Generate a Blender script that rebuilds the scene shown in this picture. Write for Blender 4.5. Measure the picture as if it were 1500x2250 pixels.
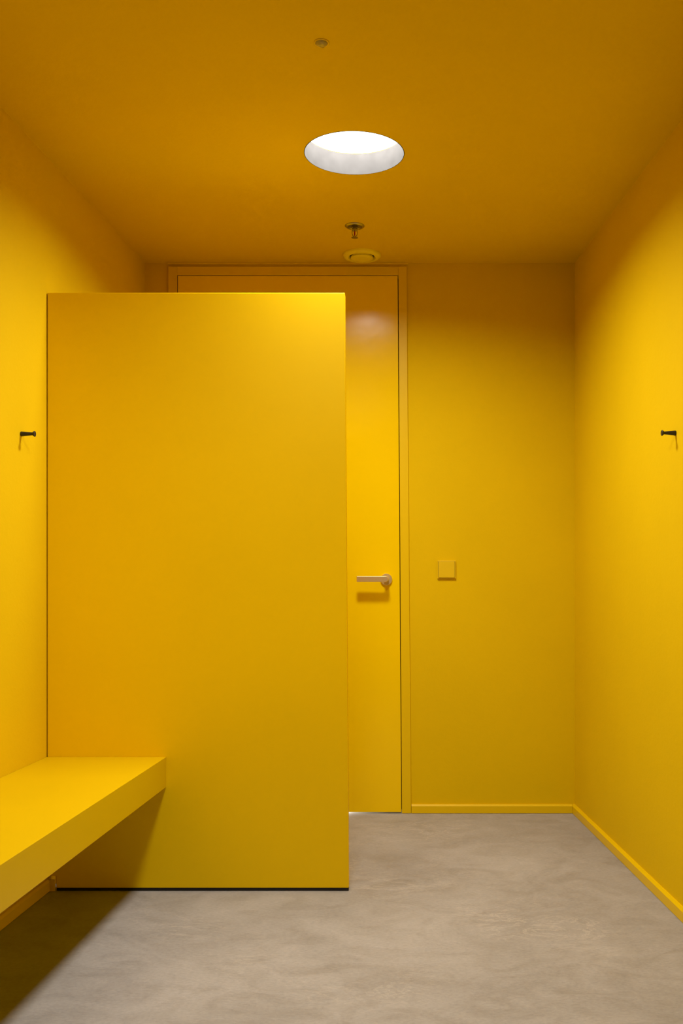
import bpy, bmesh, math, random
from mathutils import Vector, Matrix

for o in list(bpy.data.objects):
    bpy.data.objects.remove(o, do_unlink=True)
scene = bpy.context.scene
COL = scene.collection

# ------------------------------------------------------------------ camera
F = 2147.0                      # focal length in photo pixels
PX, PY = 855.0, 1275.0          # where the level viewing axis meets the picture
EYE = 1.045
cam_d = bpy.data.cameras.new('camera')
cam_d.sensor_fit = 'VERTICAL'
cam_d.sensor_height = 36.0
cam_d.sensor_width = 24.0
cam_d.lens = 36.0 * F / 2250.0
cam_d.shift_x = -(PX - 750.0) / 2250.0
cam_d.shift_y = (PY - 1125.0) / 2250.0
cam_d.clip_start = 0.02
cam = bpy.data.objects.new('camera', cam_d)
COL.objects.link(cam)
cam.location = (0, 0, EYE)
cam.rotation_euler = (math.radians(90), 0, 0)
scene.camera = cam

# ------------------------------------------------------------------ world, exposure
w = bpy.data.worlds.new('world')
scene.world = w
w.use_nodes = True
w.node_tree.nodes['Background'].inputs[0].default_value = (0.5, 0.5, 0.5, 1)
w.node_tree.nodes['Background'].inputs[1].default_value = 0.02
vs = scene.view_settings
vs.view_transform = 'Standard'
vs.look = 'None'
vs.gamma = 1.0
vs.use_curve_mapping = False
vs.exposure = 0.0

# ------------------------------------------------------------------ room measures (metres)
YB = 4.39                       # face of the end wall
YR = -1.0                      # wall behind the camera
YP = 3.285                      # face of the partition
H = 2.47                        # ceiling
LIGHTS = [(-0.117, 3.265), (-0.20, 1.76)]
LIGHT_POWER = [37.0, 31.5]
LIGHT_SPREAD = 180
LIGHT_COLOR = (1.0, 0.94, 0.88)
R_SKY = 0.1675
D_SKY = 0.072
def xl(y): return -1.098 + 0.049 * (y - YB)
def xr(y): return 0.832 - 0.0526 * (y - YB)
def at(px, py, y):
    return Vector(((px - PX) / F * y, y, EYE - (py - PY) / F * y))

for i, (lx, ly) in enumerate(LIGHTS):
    ld = bpy.data.lights.new('skylight_light', 'AREA')
    ld.shape = 'DISK'
    ld.size = 2 * R_SKY - 0.001
    ld.energy = LIGHT_POWER[i]
    ld.spread = math.radians(LIGHT_SPREAD)
    ld.color = LIGHT_COLOR
    lo = bpy.data.objects.new('skylight_light', ld)
    COL.objects.link(lo)
    lo.location = (lx, ly, H + D_SKY)

# ------------------------------------------------------------------ materials
def new_mat(name):
    m = bpy.data.materials.new(name)
    m.use_nodes = True
    nt = m.node_tree
    return m, nt, nt.nodes['Principled BSDF']

def lk(nt, a, b): nt.links.new(a, b)

def node(nt, t, **kw):
    n = nt.nodes.new(t)
    for k, v in kw.items(): setattr(n, k, v)
    return n

def coords(nt, scale=(1, 1, 1)):
    tc = node(nt, 'ShaderNodeNewGeometry')
    mp = node(nt, 'ShaderNodeMapping')
    mp.inputs['Scale'].default_value = scale
    lk(nt, tc.outputs['Position'], mp.inputs['Vector'])
    return mp.outputs['Vector']

def noise(nt, vec, scale, detail=3, rough=0.5, dist=0.0):
    n = node(nt, 'ShaderNodeTexNoise')
    n.inputs['Scale'].default_value = scale
    n.inputs['Detail'].default_value = detail
    n.inputs['Roughness'].default_value = rough
    n.inputs['Distortion'].default_value = dist
    lk(nt, vec, n.inputs['Vector'])
    return n.outputs['Fac']

def ramp(nt, fac, stops):
    r = node(nt, 'ShaderNodeValToRGB')
    el = r.color_ramp.elements
    while len(el) < len(stops): el.new(0.5)
    for e, (p, c) in zip(el, stops):
        e.position = p
        e.color = (c[0], c[1], c[2], 1) if len(c) == 3 else c
    lk(nt, fac, r.inputs['Fac'])
    return r.outputs['Color']

def bump(nt, height, strength, distance, b, prev=None):
    n = node(nt, 'ShaderNodeBump')
    n.inputs['Strength'].default_value = strength
    n.inputs['Distance'].default_value = distance
    lk(nt, height, n.inputs['Height'])
    if prev is not None: lk(nt, prev, n.inputs['Normal'])
    if b is not None: lk(nt, n.outputs['Normal'], b.inputs['Normal'])
    return n.outputs['Normal']

YEL = (0.768, 0.532, 0.0005)
def yellow(name, rough, tex=None, k=1.0, spec=0.5, YEL=YEL):
    m, nt, b = new_mat(name)
    v = coords(nt)
    n = noise(nt, v, 2.2, 4, 0.55)
    c0 = tuple(x * k * 0.975 for x in YEL); c1 = tuple(min(0.98, x * k * 1.025) for x in YEL)
    lk(nt, ramp(nt, n, [(0.3, c0), (0.7, c1)]), b.inputs['Base Color'])
    b.inputs['Roughness'].default_value = rough
    b.inputs['Specular IOR Level'].default_value = spec
    if tex == 'plaster':
        f = noise(nt, v, 210, 3, 0.6)
        g = noise(nt, v, 55, 2, 0.5)
        p = bump(nt, g, 0.12, 0.004, None)
        bump(nt, f, 0.20, 0.002, b, p)
    elif tex == 'lacquer':
        g = noise(nt, v, 8.0, 2, 0.5)
        bump(nt, g, 0.16, 0.005, b)
    return m

M = {}
M['wall'] = yellow('yellow_plaster_paint', 0.8, 'plaster', spec=0.10)
M['panel'] = yellow('yellow_satin_laminate', 0.42, None, k=1.22, spec=0.12)
M['bench'] = yellow('yellow_bench_laminate', 0.42, None, k=0.87, spec=0.15)
M['door'] = yellow('yellow_satin_lacquer', 0.17, 'lacquer', k=1.21, spec=0.14)
M['trim'] = yellow('yellow_trim_paint', 0.40, None, k=1.04, spec=0.2)
M['fitting'] = yellow('yellow_plastic', 0.45, None, k=1.0, spec=0.3)
M['valve'] = yellow('greenish_yellow_enamel', 0.45, None, spec=0.4, YEL=(0.90, 0.76, 0.012))

def simple(name, col, rough, metal=0.0, var=0.08, scale=30):
    m, nt, b = new_mat(name)
    v = coords(nt)
    n = noise(nt, v, scale, 3)
    c0 = tuple(x * (1 - var) for x in col); c1 = tuple(min(1, x * (1 + var)) for x in col)
    lk(nt, ramp(nt, n, [(0.3, c0), (0.7, c1)]), b.inputs['Base Color'])
    b.inputs['Roughness'].default_value = rough
    b.inputs['Metallic'].default_value = metal
    return m
M['black'] = simple('black_powder_coat', (0.012, 0.010, 0.010), 0.45)
M['plinth'] = simple('black_rubber', (0.010, 0.009, 0.009), 0.6)
M['satin'] = simple('satin_aluminium', (0.88, 0.745, 0.40), 0.40, 1.0, 0.03, 200)
M['chrome'] = simple('chrome', (0.40, 0.38, 0.35), 0.22, 1.0, 0.03)
M['redglass'] = simple('red_bulb', (0.35, 0.008, 0.010), 0.15)
M['sensor'] = simple('cloudy_plastic', (0.42, 0.34, 0.12), 0.35, 0.0, 0.25, 120)
M['recess'] = simple('shaded_recess', (0.16, 0.10, 0.03), 0.5)  # dark tone stands in for shade inside the sprinkler escutcheon
M['dark'] = simple('dark_void', (0.012, 0.007, 0.003), 0.8)
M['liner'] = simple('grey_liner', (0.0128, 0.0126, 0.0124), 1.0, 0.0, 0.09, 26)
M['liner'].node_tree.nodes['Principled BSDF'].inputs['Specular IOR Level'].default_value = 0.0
M['hall'] = simple('white_paint', (0.8, 0.79, 0.77), 0.7, 0.0, 0.03, 4)

m, nt, b = new_mat('opal_diffuser')
b.inputs['Base Color'].default_value = (0.9, 0.9, 0.9, 1)
b.inputs['Emission Color'].default_value = (1, 0.99, 0.98, 1)
b.inputs['Emission Strength'].default_value = 2.0
M['opal'] = m

# polished concrete
m, nt, b = new_mat('polished_concrete')
v = coords(nt)
vst = coords(nt, (1.0, 1.35, 1.0))
big = noise(nt, v, 1.6, 5, 0.55, 0.8)
mid = noise(nt, vst, 5.5, 6, 0.62, 1.6)
fine = noise(nt, coords(nt, (1.0, 1.6, 1.0)), 75, 5, 0.7)
speck = noise(nt, v, 330, 2, 0.5)
c_big = ramp(nt, big, [(0.28, (0.300, 0.291, 0.277)), (0.72, (0.410, 0.402, 0.390))])
def mix(nt, mode, fac, a, c):
    x = node(nt, 'ShaderNodeMix', data_type='RGBA', blend_type=mode)
    if isinstance(fac, float): x.inputs[0].default_value = fac
    else: lk(nt, fac, x.inputs[0])
    lk(nt, a, x.inputs[6]); lk(nt, c, x.inputs[7])
    return x.outputs[2]
c_mid = ramp(nt, mid, [(0.30, (0.80, 0.79, 0.78)), (0.52, (1, 1, 1)), (0.74, (1.14, 1.13, 1.12))])
c1 = mix(nt, 'MULTIPLY', 0.75, c_big, c_mid)
c_fine = ramp(nt, fine, [(0.30, (0.80, 0.80, 0.80)), (0.70, (1.14, 1.14, 1.14))])
c2 = mix(nt, 'MULTIPLY', 0.7, c1, c_fine)
c_sp = ramp(nt, speck, [(0.22, (0.6, 0.58, 0.55)), (0.34, (1, 1, 1))])
c3 = mix(nt, 'MULTIPLY', 0.6, c2, c_sp)
# pale wispy trowel marks
wis = noise(nt, coords(nt, (1.0, 2.0, 1.0)), 3.1, 8, 0.68, 2.6)
wf = ramp(nt, wis, [(0.49, (0, 0, 0)), (0.505, (1, 1, 1)), (0.54, (0, 0, 0))])
msk = ramp(nt, noise(nt, v, 1.9, 2), [(0.5, (0, 0, 0)), (0.68, (0.85, 0.85, 0.85))])
wm = mix(nt, 'MULTIPLY', 1.0, wf, msk)
pale = node(nt, 'ShaderNodeRGB'); pale.outputs[0].default_value = (0.50, 0.475, 0.43, 1)
c4 = mix(nt, 'MIX', wm, c3, pale.outputs[0])
lk(nt, c4, b.inputs['Base Color'])
rr = ramp(nt, mid, [(0.3, (0.44,) * 3), (0.7, (0.60,) * 3)])
lk(nt, rr, b.inputs['Roughness'])
b.inputs['Specular IOR Level'].default_value = 0.4
p = bump(nt, fine, 0.10, 0.002, None)
bump(nt, mid, 0.08, 0.006, b, p)
M['floor'] = m

# ------------------------------------------------------------------ mesh helpers
def hexa(bm, lo, hi):
    """solid between two quads with matching corners"""
    a = [bm.verts.new(p) for p in lo]; c = [bm.verts.new(p) for p in hi]
    n = len(a)
    bm.faces.new(a); bm.faces.new(list(reversed(c)))
    for i in range(n):
        j = (i + 1) % n
        bm.faces.new((a[j], a[i], c[i], c[j]))

def box(bm, x0, x1, y0, y1, z0, z1):
    hexa(bm, [(x0, y0, z0), (x1, y0, z0), (x1, y1, z0), (x0, y1, z0)],
             [(x0, y0, z1), (x1, y0, z1), (x1, y1, z1), (x0, y1, z1)])

def lathe(bm, prof, seg=48, mat=None):
    """revolve (radius, height) pairs round the Z axis"""
    mat = mat or Matrix()
    rings = []
    for r, z in prof:
        if r < 1e-6:
            rings.append([bm.verts.new(mat @ Vector((0, 0, z)))])
        else:
            rings.append([bm.verts.new(mat @ Vector((r * math.cos(2 * math.pi * k / seg), r * math.sin(2 * math.pi * k / seg), z))) for k in range(seg)])
    for a, c in zip(rings[:-1], rings[1:]):
        for k in range(seg):
            j = (k + 1) % seg
            if len(a) == 1 and len(c) == 1: continue
            if len(a) == 1: bm.faces.new((a[0], c[k], c[j]))
            elif len(c) == 1: bm.faces.new((a[k], a[j], c[0]))
            else: bm.faces.new((a[k], a[j], c[j], c[k]))

def tube(bm, pts, rad, seg=10):
    pts = [Vector(p) for p in pts]
    rings = []
    for i, p in enumerate(pts):
        t = (pts[min(i + 1, len(pts) - 1)] - pts[max(i - 1, 0)]).normalized()
        u = t.orthogonal().normalized() if i == 0 else (u - t * u.dot(t)).normalized()
        q = t.cross(u)
        rings.append([bm.verts.new(p + rad * (math.cos(2 * math.pi * k / seg) * u + math.sin(2 * math.pi * k / seg) * q)) for k in range(seg)])
    for a, c in zip(rings[:-1], rings[1:]):
        for k in range(seg):
            j = (k + 1) % seg
            bm.faces.new((a[k], a[j], c[j], c[k]))
    bm.faces.new(list(reversed(rings[0]))); bm.faces.new(rings[-1])

def obj(name, bm, mat, parent=None, bevel=0.0, seg=2, smooth=False, origin=None):
    bmesh.ops.recalc_face_normals(bm, faces=bm.faces)
    me = bpy.data.meshes.new(name)
    if origin is not None:
        bmesh.ops.translate(bm, vec=-Vector(origin), verts=bm.verts)
    bm.to_mesh(me); bm.free()
    me.materials.append(mat)
    o = bpy.data.objects.new(name, me)
    COL.objects.link(o)
    if origin is not None: o.location = origin
    if parent is not None:
        o.parent = parent
    if smooth:
        for p in me.polygons: p.use_smooth = True
        try: me.set_sharp_from_angle(angle=math.radians(38))
        except Exception: pass
    if bevel > 0:
        md = o.modifiers.new('bevel', 'BEVEL')
        md.width = bevel; md.segments = seg; md.limit_method = 'ANGLE'
        md.harden_normals = False
    return o

def tag(o, label, cat, group=None, kind=None):
    o['label'] = label; o['category'] = cat
    if group: o['group'] = group
    if kind: o['kind'] = kind
    return o

def thing(name, label, cat, loc, group=None, rot=(0, 0, 0), kind=None):
    o = bpy.data.objects.new(name, None)
    o.empty_display_size = 0.05
    COL.objects.link(o)
    o.location = loc; o.rotation_euler = rot
    return tag(o, label, cat, group, kind)

# ------------------------------------------------------------------ room shell
bm = bmesh.new(); box(bm, -1.9, 1.6, YR - 0.15, 6.4, -0.1, 0.0)
tag(obj('floor', bm, M['floor']), 'grey polished concrete floor with cloudy trowel marks', 'floor', kind='structure')

# ceiling slab with round openings
bm = bmesh.new()
def loop(pts):
    vsx = [bm.verts.new(p) for p in pts]
    return [bm.edges.new((vsx[i], vsx[(i + 1) % len(vsx)])) for i in range(len(vsx))]
edges = loop([(xl(YR) - .1, YR - .1, H), (xr(YR) + .1, YR - .1, H), (xr(YB) + .1, YB + .1, H), (xl(YB) - .1, YB + .1, H)])
for lx, ly in LIGHTS:
    edges += loop([(lx + R_SKY * math.cos(2 * math.pi * k / 96), ly + R_SKY * math.sin(2 * math.pi * k / 96), H) for k in range(96)])
bmesh.ops.triangle_fill(bm, use_beauty=True, use_dissolve=False, edges=edges)
res = bmesh.ops.extrude_face_region(bm, geom=list(bm.faces), use_keep_orig=True)
bmesh.ops.translate(bm, vec=(0, 0, D_SKY + 0.02), verts=[g for g in res['geom'] if isinstance(g, bmesh.types.BMVert)])
tag(obj('ceiling', bm, M['wall']), 'yellow painted ceiling with a round opening', 'ceiling', kind='structure')

T = 0.10
def side_wall(name, fx, s, label):
    bm = bmesh.new()
    lo = [(fx(YR), YR, 0), (fx(YB), YB, 0), (fx(YB) + s * T, YB, 0), (fx(YR) + s * T, YR, 0)]
    hexa(bm, lo, [(x, y, H) for x, y, z in lo])
    tag(obj(name, bm, M['wall']), label, 'wall', kind='structure')
side_wall('wall_left', xl, -1, 'yellow plaster wall on the left, behind the bench')
side_wall('wall_right', xr, 1, 'yellow plaster wall on the right, bare but for one hook')
bm = bmesh.new(); box(bm, xl(YR) - T, xr(YR) + T, YR - T, YR, 0, H)  # unseen wall; its dark colour is there to reduce bounce from behind
tag(obj('wall_rear', bm, M['dark']), 'unseen wall behind the viewer, darkened to cut bounced light', 'wall', kind='structure')

# end wall with the door opening (door frame stands in it)
FO_T, FO_B = (369, 893), (373, 903)         # frame outer edges, photo pixels top / bottom
LEAF_T, LEAF_B = (389.5, 874), (394, 882)   # leaf edges
YF = YB - 0.012                              # face of frame and leaf
zt = at(0, 585.5, YF).z                      # top of frame
zl = at(0, 605.5, YF).z                      # top of leaf
def xa(px, y): return (px - PX) / F * y
bm = bmesh.new()
oxl, oxr = xa(FO_T[0] + 3, YB), xa(FO_T[1] - 3, YB)
box(bm, xl(YB) - T, oxl, YB, YB + T, 0, H)
box(bm, oxr, xr(YB) + T, YB, YB + T, 0, H)
box(bm, oxl, oxr, YB, YB + T, zt - 0.004, H)
tag(obj('wall_back', bm, M['wall']), 'yellow plaster end wall around the tall door', 'wall', kind='structure')
# room beyond the door, seen only as light under it
bm = bmesh.new()
box(bm, -1.9, 1.6, 6.3, 6.4, 0, 2.6); box(bm, -1.9, -1.8, YB + T, 6.3, 0, 2.6); box(bm, 1.5, 1.6, YB + T, 6.3, 0, 2.6); box(bm, -1.9, 1.6, YB + T, 6.4, 2.6, 2.7)
tag(obj('wall_hall', bm, M['hall']), 'white walls of the hall beyond the door', 'wall', kind='structure')
ld = bpy.data.lights.new('slit_light', 'AREA'); ld.shape = 'RECTANGLE'; ld.size = 0.10; ld.size_y = 0.03; ld.energy = 3.0  # small lamp added low behind the leaf to light the bottom slit
lo = bpy.data.objects.new('slit_light', ld); COL.objects.link(lo)
lo.location = (-0.26, YB + 0.16, 0.025); lo.rotation_euler = (math.radians(-90), 0, 0)

# small sealant bead between door frame and ceiling
bm = bmesh.new()
tube(bm, [(xa(368, YB), YB - 0.001, H - 0.002), (xa(640, YB), YB - 0.001, H - 0.003), (xa(897, YB), YB - 0.001, H - 0.002)], 0.005, 8)
tag(obj('trim_1', bm, M['trim']), 'thin yellow sealant bead above the door frame', 'trim', kind='structure')

# ------------------------------------------------------------------ baseboards
BH, BT = 0.040, 0.013
def board(bm, p, q, n):
    """skirting from p to q, n = unit vector into the room; chamfered top edge"""
    p, q, n = Vector(p), Vector(q), Vector(n)
    prof = [(0, 0.0012), (BT, 0.0012), (BT, BH - 0.007), (BT - 0.007, BH), (0, BH)]
    a = [bm.verts.new(p + n * d + Vector((0, 0, z))) for d, z in prof]
    c = [bm.verts.new(q + n * d + Vector((0, 0, z))) for d, z in prof]
    bm.faces.new(a); bm.faces.new(list(reversed(c)))
    for i in range(5):
        j = (i + 1) % 5
        bm.faces.new((a[j], a[i], c[i], c[j]))
bm = bmesh.new(); board(bm, (xr(YR), YR, 0), (xr(YB), YB, 0), (-1, 0, 0))
tag(obj('baseboard_right', bm, M['trim']), 'low yellow baseboard along the right wall', 'baseboard', kind='structure')
bm = bmesh.new(); board(bm, (xl(YR), YR, 0), (xl(YP), YP - 0.001, 0), (1, 0, 0))
board(bm, (xl(YP + .08), YP + .08, 0), (xl(YB), YB, 0), (1, 0, 0))
box(bm, xl(YP) + BT, xl(YP) + 0.030, YP - 0.007, YP - 0.001, 0.0012, BH)
tag(obj('baseboard_left', bm, M['trim']), 'low yellow baseboard along the left wall under the bench', 'baseboard', kind='structure')
bm = bmesh.new(); board(bm, (xa(903.5, YB), YB, 0), (xr(YB) - BT, YB, 0), (0, -1, 0))
board(bm, (xl(YB) + BT, YB, 0), (xa(372, YB), YB, 0), (0, -1, 0))
tag(obj('baseboard_back', bm, M['trim']), 'low yellow baseboard along the end wall beside the door', 'baseboard', kind='structure')
bm = bmesh.new(); board(bm, (xl(YR) + BT, YR, 0), (xr(YR) - BT, YR, 0), (0, 1, 0))
tag(obj('baseboard_rear', bm, M['trim']), 'low yellow baseboard behind the viewer', 'baseboard', kind='structure')

# ------------------------------------------------------------------ door
G = 0.0028
door = thing('door_1', 'tall flush yellow door with silver lever handle behind the partition', 'door', (xa(632, YB), YB, 0), kind='structure')
def dpart(name, bm, mat, bevel=0.0, parent=None, **k):
    pr = parent or door
    o = obj(name, bm, mat, None, bevel, **k)
    o.parent = pr
    o.matrix_parent_inverse = Matrix.Translation(-door.location)
    return o
zb = 0.0
def zpx(px_top, px_bot, z):     # straight line between the two measured ends
    t = (z - 0.0) / zt
    return px_bot + (px_top - px_bot) * t
YD = YB + 0.075
def quadslab(bm, x0t, x1t, x0b, x1b, z0, z1, y0, y1):
    lo = [(xa(x0b, YF), y0, z0), (xa(x1b, YF), y0, z0), (xa(x1t, YF), y0, z1), (xa(x0t, YF), y0, z1)]
    hexa(bm, lo, [(x, y1, z) for x, y, z in lo])
# frame: two jambs and a head, each with a stop behind the leaf
bm = bmesh.new()
quadslab(bm, FO_T[0], LEAF_T[0] - 0.8, FO_B[0], LEAF_B[0] - 0.8, 0.0005, zt, YF, YD)
dpart('frame_jamb', bm, M['trim'], 0.0015)
bm = bmesh.new()
quadslab(bm, LEAF_T[1] + 0.8, FO_T[1], LEAF_B[1] + 0.8, FO_B[1], 0.0005, zt, YF, YD)
dpart('frame_jamb', bm, M['trim'], 0.0015)
bm = bmesh.new()
quadslab(bm, LEAF_T[0] - 0.8, LEAF_T[1] + 0.8, LEAF_T[0] - 0.8, LEAF_T[1] + 0.8, zl + 0.0018, zt, YF, YD)
dpart('frame_head', bm, M['trim'], 0.0015)
bm = bmesh.new()      # stop added and coloured near-black so the leaf gap stays dark
quadslab(bm, LEAF_T[0] - 2, LEAF_T[0] + 6, LEAF_B[0] - 2, LEAF_B[0] + 6, 0.008, zl, YF + 0.046, YF + 0.06)
quadslab(bm, LEAF_T[1] - 6, LEAF_T[1] + 2, LEAF_B[1] - 6, LEAF_B[1] + 2, 0.008, zl, YF + 0.046, YF + 0.06)
quadslab(bm, LEAF_T[0], LEAF_T[1], LEAF_T[0], LEAF_T[1], zl - 0.015, zl + 0.004, YF + 0.046, YF + 0.06)
dpart('gap_shade_stop', bm, M['dark'])
bm = bmesh.new()
quadslab(bm, LEAF_T[0] + 0.7, LEAF_T[1] - 0.7, LEAF_B[0] + 0.7, LEAF_B[1] - 0.7, 0.0065, zl - 0.0012, YF, YF + 0.042)
leaf = dpart('door_leaf', bm, M['door'], 0.0012)
# lever handle on a round rose
hc = at(848.5, 1273.2, YF)
def ychild(name, bm, mat, parent, **k):
    o = obj(name, bm, mat, None, **k)
    o.parent = parent          # the leaf's own frame is the world's
    return o
RX = Matrix.Translation(hc) @ Matrix.Rotation(math.radians(90), 4, 'X')      # local z -> -y (into the room)
bm = bmesh.new()
lathe(bm, [(0, 0), (0.0262, 0), (0.0262, 0.0085), (0.0250, 0.0098), (0, 0.0098)], 56, RX)
ychild('handle_rose', bm, M['satin'], leaf, smooth=True)
bm = bmesh.new()
lathe(bm, [(0, 0.0098), (0.0100, 0.0098), (0.0100, 0.054), (0.009, 0.056), (0, 0.056)], 32, RX)
ychild('handle_neck', bm, M['satin'], leaf, smooth=True)
bm = bmesh.new()
ylev0, ylev1 = hc.y - 0.067, hc.y - 0.051
hz0, hz1 = at(0, 1278.6, ylev0).z, at(0, 1265.8, ylev0).z
hx0, hx1 = xa(783, ylev0), xa(853, ylev0)
hr = (hz1 - hz0) / 2; cz = (hz1 + hz0) / 2
prof = [(hx0, hz0), (hx1 - hr, hz0)] + [(hx1 - hr + hr * math.sin(a), cz - hr * math.cos(a)) for a in [math.pi * k / 12 for k in range(1, 12)]] + [(hx1 - hr, hz1), (hx0, hz1)]
hexa(bm, [(x, ylev0, z) for x, z in prof], [(x, ylev1, z) for x, z in prof])
ychild('handle_lever', bm, M['satin'], leaf, bevel=0.0022, seg=3)

# ------------------------------------------------------------------ partition screen
TP = 0.045
pz0 = at(0, 1951.2, YP).z; pz1 = at(0, 643, YP).z
part = thing('partition_screen', 'large flat yellow partition screen standing in front of the door', 'partition', (xa(430, YP), YP, 0))
def pchild(name, bm, mat, parent, base, **k):
    o = obj(name, bm, mat, None, **k)
    o.parent = parent
    o.matrix_parent_inverse = Matrix.Translation(-Vector(base.location))
    return o
bm = bmesh.new()
def xpl(y): return xl(y) + 0.0032
a = [(xpl(YP), YP, pz0 + 0.04), (xpl(YP) + 0.030, YP, pz0 + .04), (xpl(YP) + 0.030, YP, pz0), (xa(766, YP), YP, pz0), (xa(757.4, YP), YP, pz1), (xpl(YP), YP, pz1)]
hexa(bm, a, [(x, y + TP, z) for x, y, z in a])
pchild('panel', bm, M['panel'], part, part, bevel=0.0022, seg=2)
bm = bmesh.new()
box(bm, xpl(YP) + 0.030, xa(766, YP) - 0.001, YP + 0.004, YP + TP - 0.004, 0.0, pz0 + 0.0005)
pchild('plinth', bm, M['plinth'], part, part)

# ------------------------------------------------------------------ bench
bz1 = at(0, 1663, YP).z; bz0 = at(0, 1729.5, YP).z
bd = xa(365, YP) - xl(YP)
bm = bmesh.new()
y0, y1 = YR + 0.002, YP - 0.0006
lo = [(xl(y0) + .0006, y0, bz0), (xl(y0) + bd, y0, bz0), (xl(y1) + bd, y1, bz0), (xl(y1) + .0006, y1, bz0)]
hexa(bm, lo, [(x, y, bz1) for x, y, z in lo])
tag(obj('bench', bm, M['bench'], None, bevel=0.0012, origin=(xl(1.5), 1.5, bz0)), 'thick yellow wall bench running along the left wall to the partition', 'bench')

# ------------------------------------------------------------------ round skylights
for i, (lx, ly) in enumerate(LIGHTS):
    s = thing('round_skylight', ['round white skylight set in the yellow ceiling above the door', 'round white skylight in the ceiling nearest the viewer'][i], 'skylight', (lx, ly, H), 'round skylights in the ceiling')
    bm = bmesh.new()
    ri = R_SKY - 0.002
    lathe(bm, [(ri, -0.0005), (R_SKY - 0.0003, -0.0005), (R_SKY - 0.0003, D_SKY - 0.0008), (ri, D_SKY - 0.0008), (ri, -0.0005)], 96)
    o = obj('liner', bm, M['liner'], s, smooth=True)
    bm = bmesh.new()
    lathe(bm, [(0, D_SKY + 0.001), (R_SKY + .004, D_SKY + 0.001), (R_SKY + .004, D_SKY + 0.006), (0, D_SKY + 0.006)], 96)
    for vv in bm.verts:
        r = math.hypot(vv.co.x, vv.co.y)
        if r > R_SKY - 0.001:
            vv.co.x *= (R_SKY - 0.001) / r; vv.co.y *= (R_SKY - 0.001) / r
    obj('diffuser', bm, M['opal'], s)
    bm = bmesh.new(); lathe(bm, [(0, D_SKY + .008), (R_SKY + .03, D_SKY + .021), (R_SKY + .03, D_SKY + .03), (0, D_SKY + .03)], 48)
    obj('cap', bm, M['liner'], s)

# ------------------------------------------------------------------ sprinkler head
sp = at(779, 496, 2147 * (H - EYE) / 779.0)
s = thing('sprinkler_head', 'small chrome fire sprinkler with red bulb under the ceiling', 'sprinkler', (sp.x, sp.y, H))
bm = bmesh.new()
lathe(bm, [(0.0395, 0.0), (0.0395, -0.002), (0.034, -0.0060), (0.029, -0.0060), (0.0265, -0.0012), (0.0260, 0.0), (0.0395, 0.0)], 56)
obj('escutcheon', bm, M['chrome'], s, smooth=True)
bm = bmesh.new(); lathe(bm, [(0, -0.0002), (0.0262, -0.0002), (0.0262, -0.0010), (0, -0.0010)], 40)
obj('recess', bm, M['recess'], s)
bm = bmesh.new()
lathe(bm, [(0, -0.001), (0.0125, -0.001), (0.0125, -0.009), (0.0105, -0.010), (0.0105, -0.014), (0.0115, -0.015), (0.0115, -0.020), (0.006, -0.023), (0, -0.023)], 6 * 4)
obj('body', bm, M['chrome'], s, smooth=True)
for sg in (-1, 1):
    bm = bmesh.new()
    tube(bm, [(sg * 0.0095, 0, -0.018), (sg * 0.0105, 0, -0.026), (sg * 0.0100, 0, -0.034), (sg * 0.0065, 0, -0.041), (sg * 0.002, 0, -0.0445)], 0.0017, 8)
    obj('yoke_arm', bm, M['chrome'], s, smooth=True)
bm = bmesh.new(); lathe(bm, [(0, -0.022), (0.0022, -0.0235), (0.0028, -0.030), (0.0026, -0.037), (0.0012, -0.041), (0, -0.0415)], 16)
obj('bulb', bm, M['redglass'], s, smooth=True)
bm = bmesh.new()
lathe(bm, [(0, -0.041), (0.004, -0.0415), (0.004, -0.0475), (0, -0.0475)], 16)
n = 12
for k in range(n):                 # toothed deflector
    a0 = 2 * math.pi * (k - 0.33) / n; a1 = 2 * math.pi * (k + 0.33) / n
    pts = [(0.003, a0), (0.0135, a0), (0.0135, a1), (0.003, a1)]
    lo = [(r * math.cos(t), r * math.sin(t), -0.0485) for r, t in pts]
    hexa(bm, lo, [(x, y, -0.0472) for x, y, z in lo])
obj('deflector', bm, M['chrome'], s)

# ------------------------------------------------------------------ air valve
vp = at(795, 559.5, 2147 * (H - EYE) / 715.5)
s = thing('air_valve', 'round yellow disc air valve on the ceiling above the door', 'air vent', (vp.x, vp.y, H))
bm = bmesh.new()
lathe(bm, [(0.0835, 0.0), (0.0835, -0.005), (0.080, -0.011), (0.070, -0.0150), (0.061, -0.0145), (0.0555, -0.009), (0.0535, -0.0004), (0.0835, 0.0)], 72)
obj('flange', bm, M['valve'], s, smooth=True)
bm = bmesh.new()
lathe(bm, [(0.0, -0.0002), (0.0538, -0.0002), (0.0538, -0.0012), (0.0, -0.0012)], 48)
obj('throat', bm, M['dark'], s)
bm = bmesh.new()
lathe(bm, [(0, -0.006), (0.044, -0.006), (0.0485, -0.010), (0.0485, -0.017), (0.046, -0.0195), (0.03, -0.0215), (0, -0.022)], 64)
obj('disc', bm, M['valve'], s, smooth=True)
bm = bmesh.new(); lathe(bm, [(0, -0.001), (0.004, -0.001), (0.004, -0.007), (0, -0.007)], 12)
obj('spindle', bm, M['dark'], s)

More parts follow.
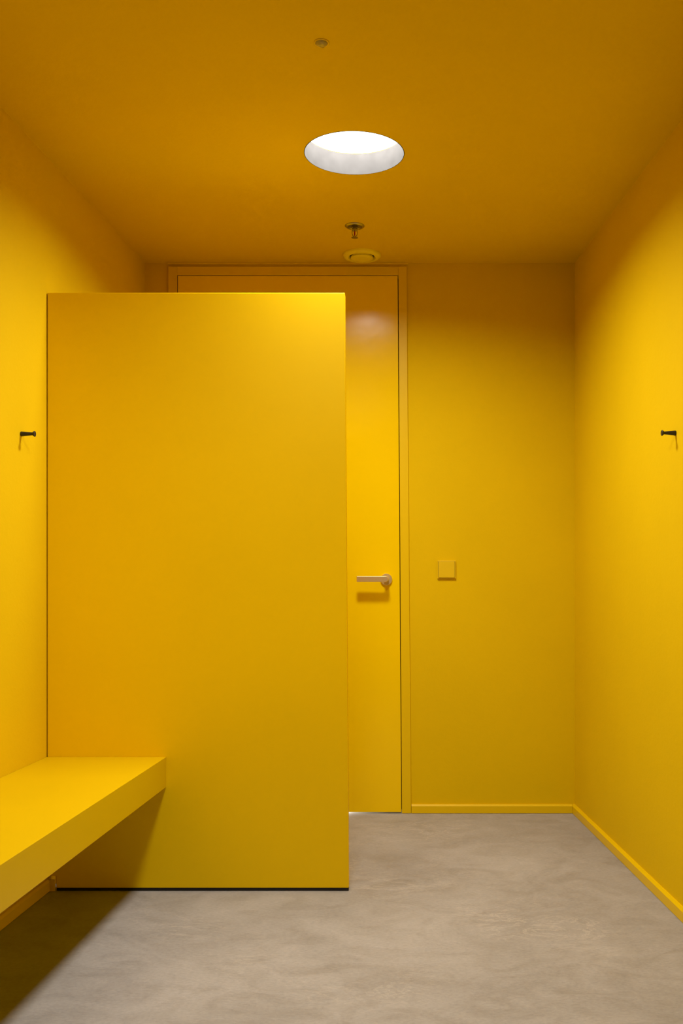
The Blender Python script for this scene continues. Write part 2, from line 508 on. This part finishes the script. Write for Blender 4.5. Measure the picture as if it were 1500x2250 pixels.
# ------------------------------------------------------------------ ceiling sensor
q = at(706, 93.5, 2147 * (H - EYE) / (1275 - 93.5))
s = thing('motion_sensor', 'tiny round clouded plastic sensor flush in the ceiling', 'sensor', (q.x, q.y, H))
bm = bmesh.new(); lathe(bm, [(0.0205, 0), (0.0205, -0.0018), (0.0185, -0.0026), (0.0165, -0.0020), (0.0165, 0), (0.0205, 0)], 40)
obj('ring', bm, M['fitting'], s, smooth=True)
bm = bmesh.new(); lathe(bm, [(0.0165, -0.0004), (0.0150, -0.0040), (0.011, -0.0066), (0.006, -0.0080), (0, -0.0084)], 32)
obj('lens', bm, M['sensor'], s, smooth=True)
for dx in (0.0005, 0.0045):
    bm = bmesh.new(); box(bm, dx - 0.001, dx + 0.001, 0.0215, 0.0235, -0.0012, -0.0001)
    obj('indicator', bm, M['dark'], s)

# ------------------------------------------------------------------ light switch
sw = at(980.7, 1251.5, YB)
s = thing('light_switch', 'square yellow light switch on the end wall beside the door', 'switch', sw)
hw = 0.0412
bm = bmesh.new(); box(bm, -hw, hw, -0.0095, -0.0004, -hw + .001, hw - .001)
obj('frame_plate', bm, M['fitting'], s, bevel=0.0012)
bm = bmesh.new(); box(bm, -hw + .004, hw - .004, -0.0098, -0.0090, -hw + .005, hw - .005)
obj('gap', bm, M['dark'], s)
bm = bmesh.new()
r = hw - 0.0052
hexa(bm, [(-r, -0.0125, -r), (r, -0.0125, -r), (r, -0.0105, r), (-r, -0.0105, r)], [(-r, -0.0085, -r), (r, -0.0085, -r), (r, -0.0085, r), (-r, -0.0085, r)])
obj('rocker', bm, M['fitting'], s, bevel=0.0006)

# ------------------------------------------------------------------ coat hooks
def hook(px, py, fx, s, slope, label):
    # depth where the sight line meets the wall
    k = (px - PX) / F
    y = (fx(0)) / (k - slope)
    p = at(px, py, y)
    p.x = fx(y)
    ang = math.atan(slope)
    nrm = Vector((-s * math.cos(ang), s * math.sin(ang), 0))     # into the room
    o = thing('coat_hook', label, 'coat hook', p, 'black coat hooks on the side walls')
    o.rotation_euler = Vector((0, 0, 1)).rotation_difference(nrm).to_euler()
    bm = bmesh.new()
    lathe(bm, [(0, 0.0003), (0.0072, 0.0003), (0.0079, 0.0016), (0.0077, 0.004), (0.0046, 0.0375), (0, 0.0375)], 32)
    obj('stem', bm, M['black'], o, smooth=True)
    bm = bmesh.new()
    lathe(bm, [(0, 0.0370), (0.0047, 0.0372), (0.0074, 0.0405), (0.0089, 0.0425), (0.0090, 0.0445), (0.0082, 0.0455), (0, 0.0450)], 32)
    obj('knob', bm, M['black'], o, smooth=True)
hook(46, 953.5, xl, -1, 0.049, 'small black coat hook on the left wall above the bench')
hook(1484, 951.5, xr, 1, -0.0526, 'small black coat hook on the right wall at the picture edge')
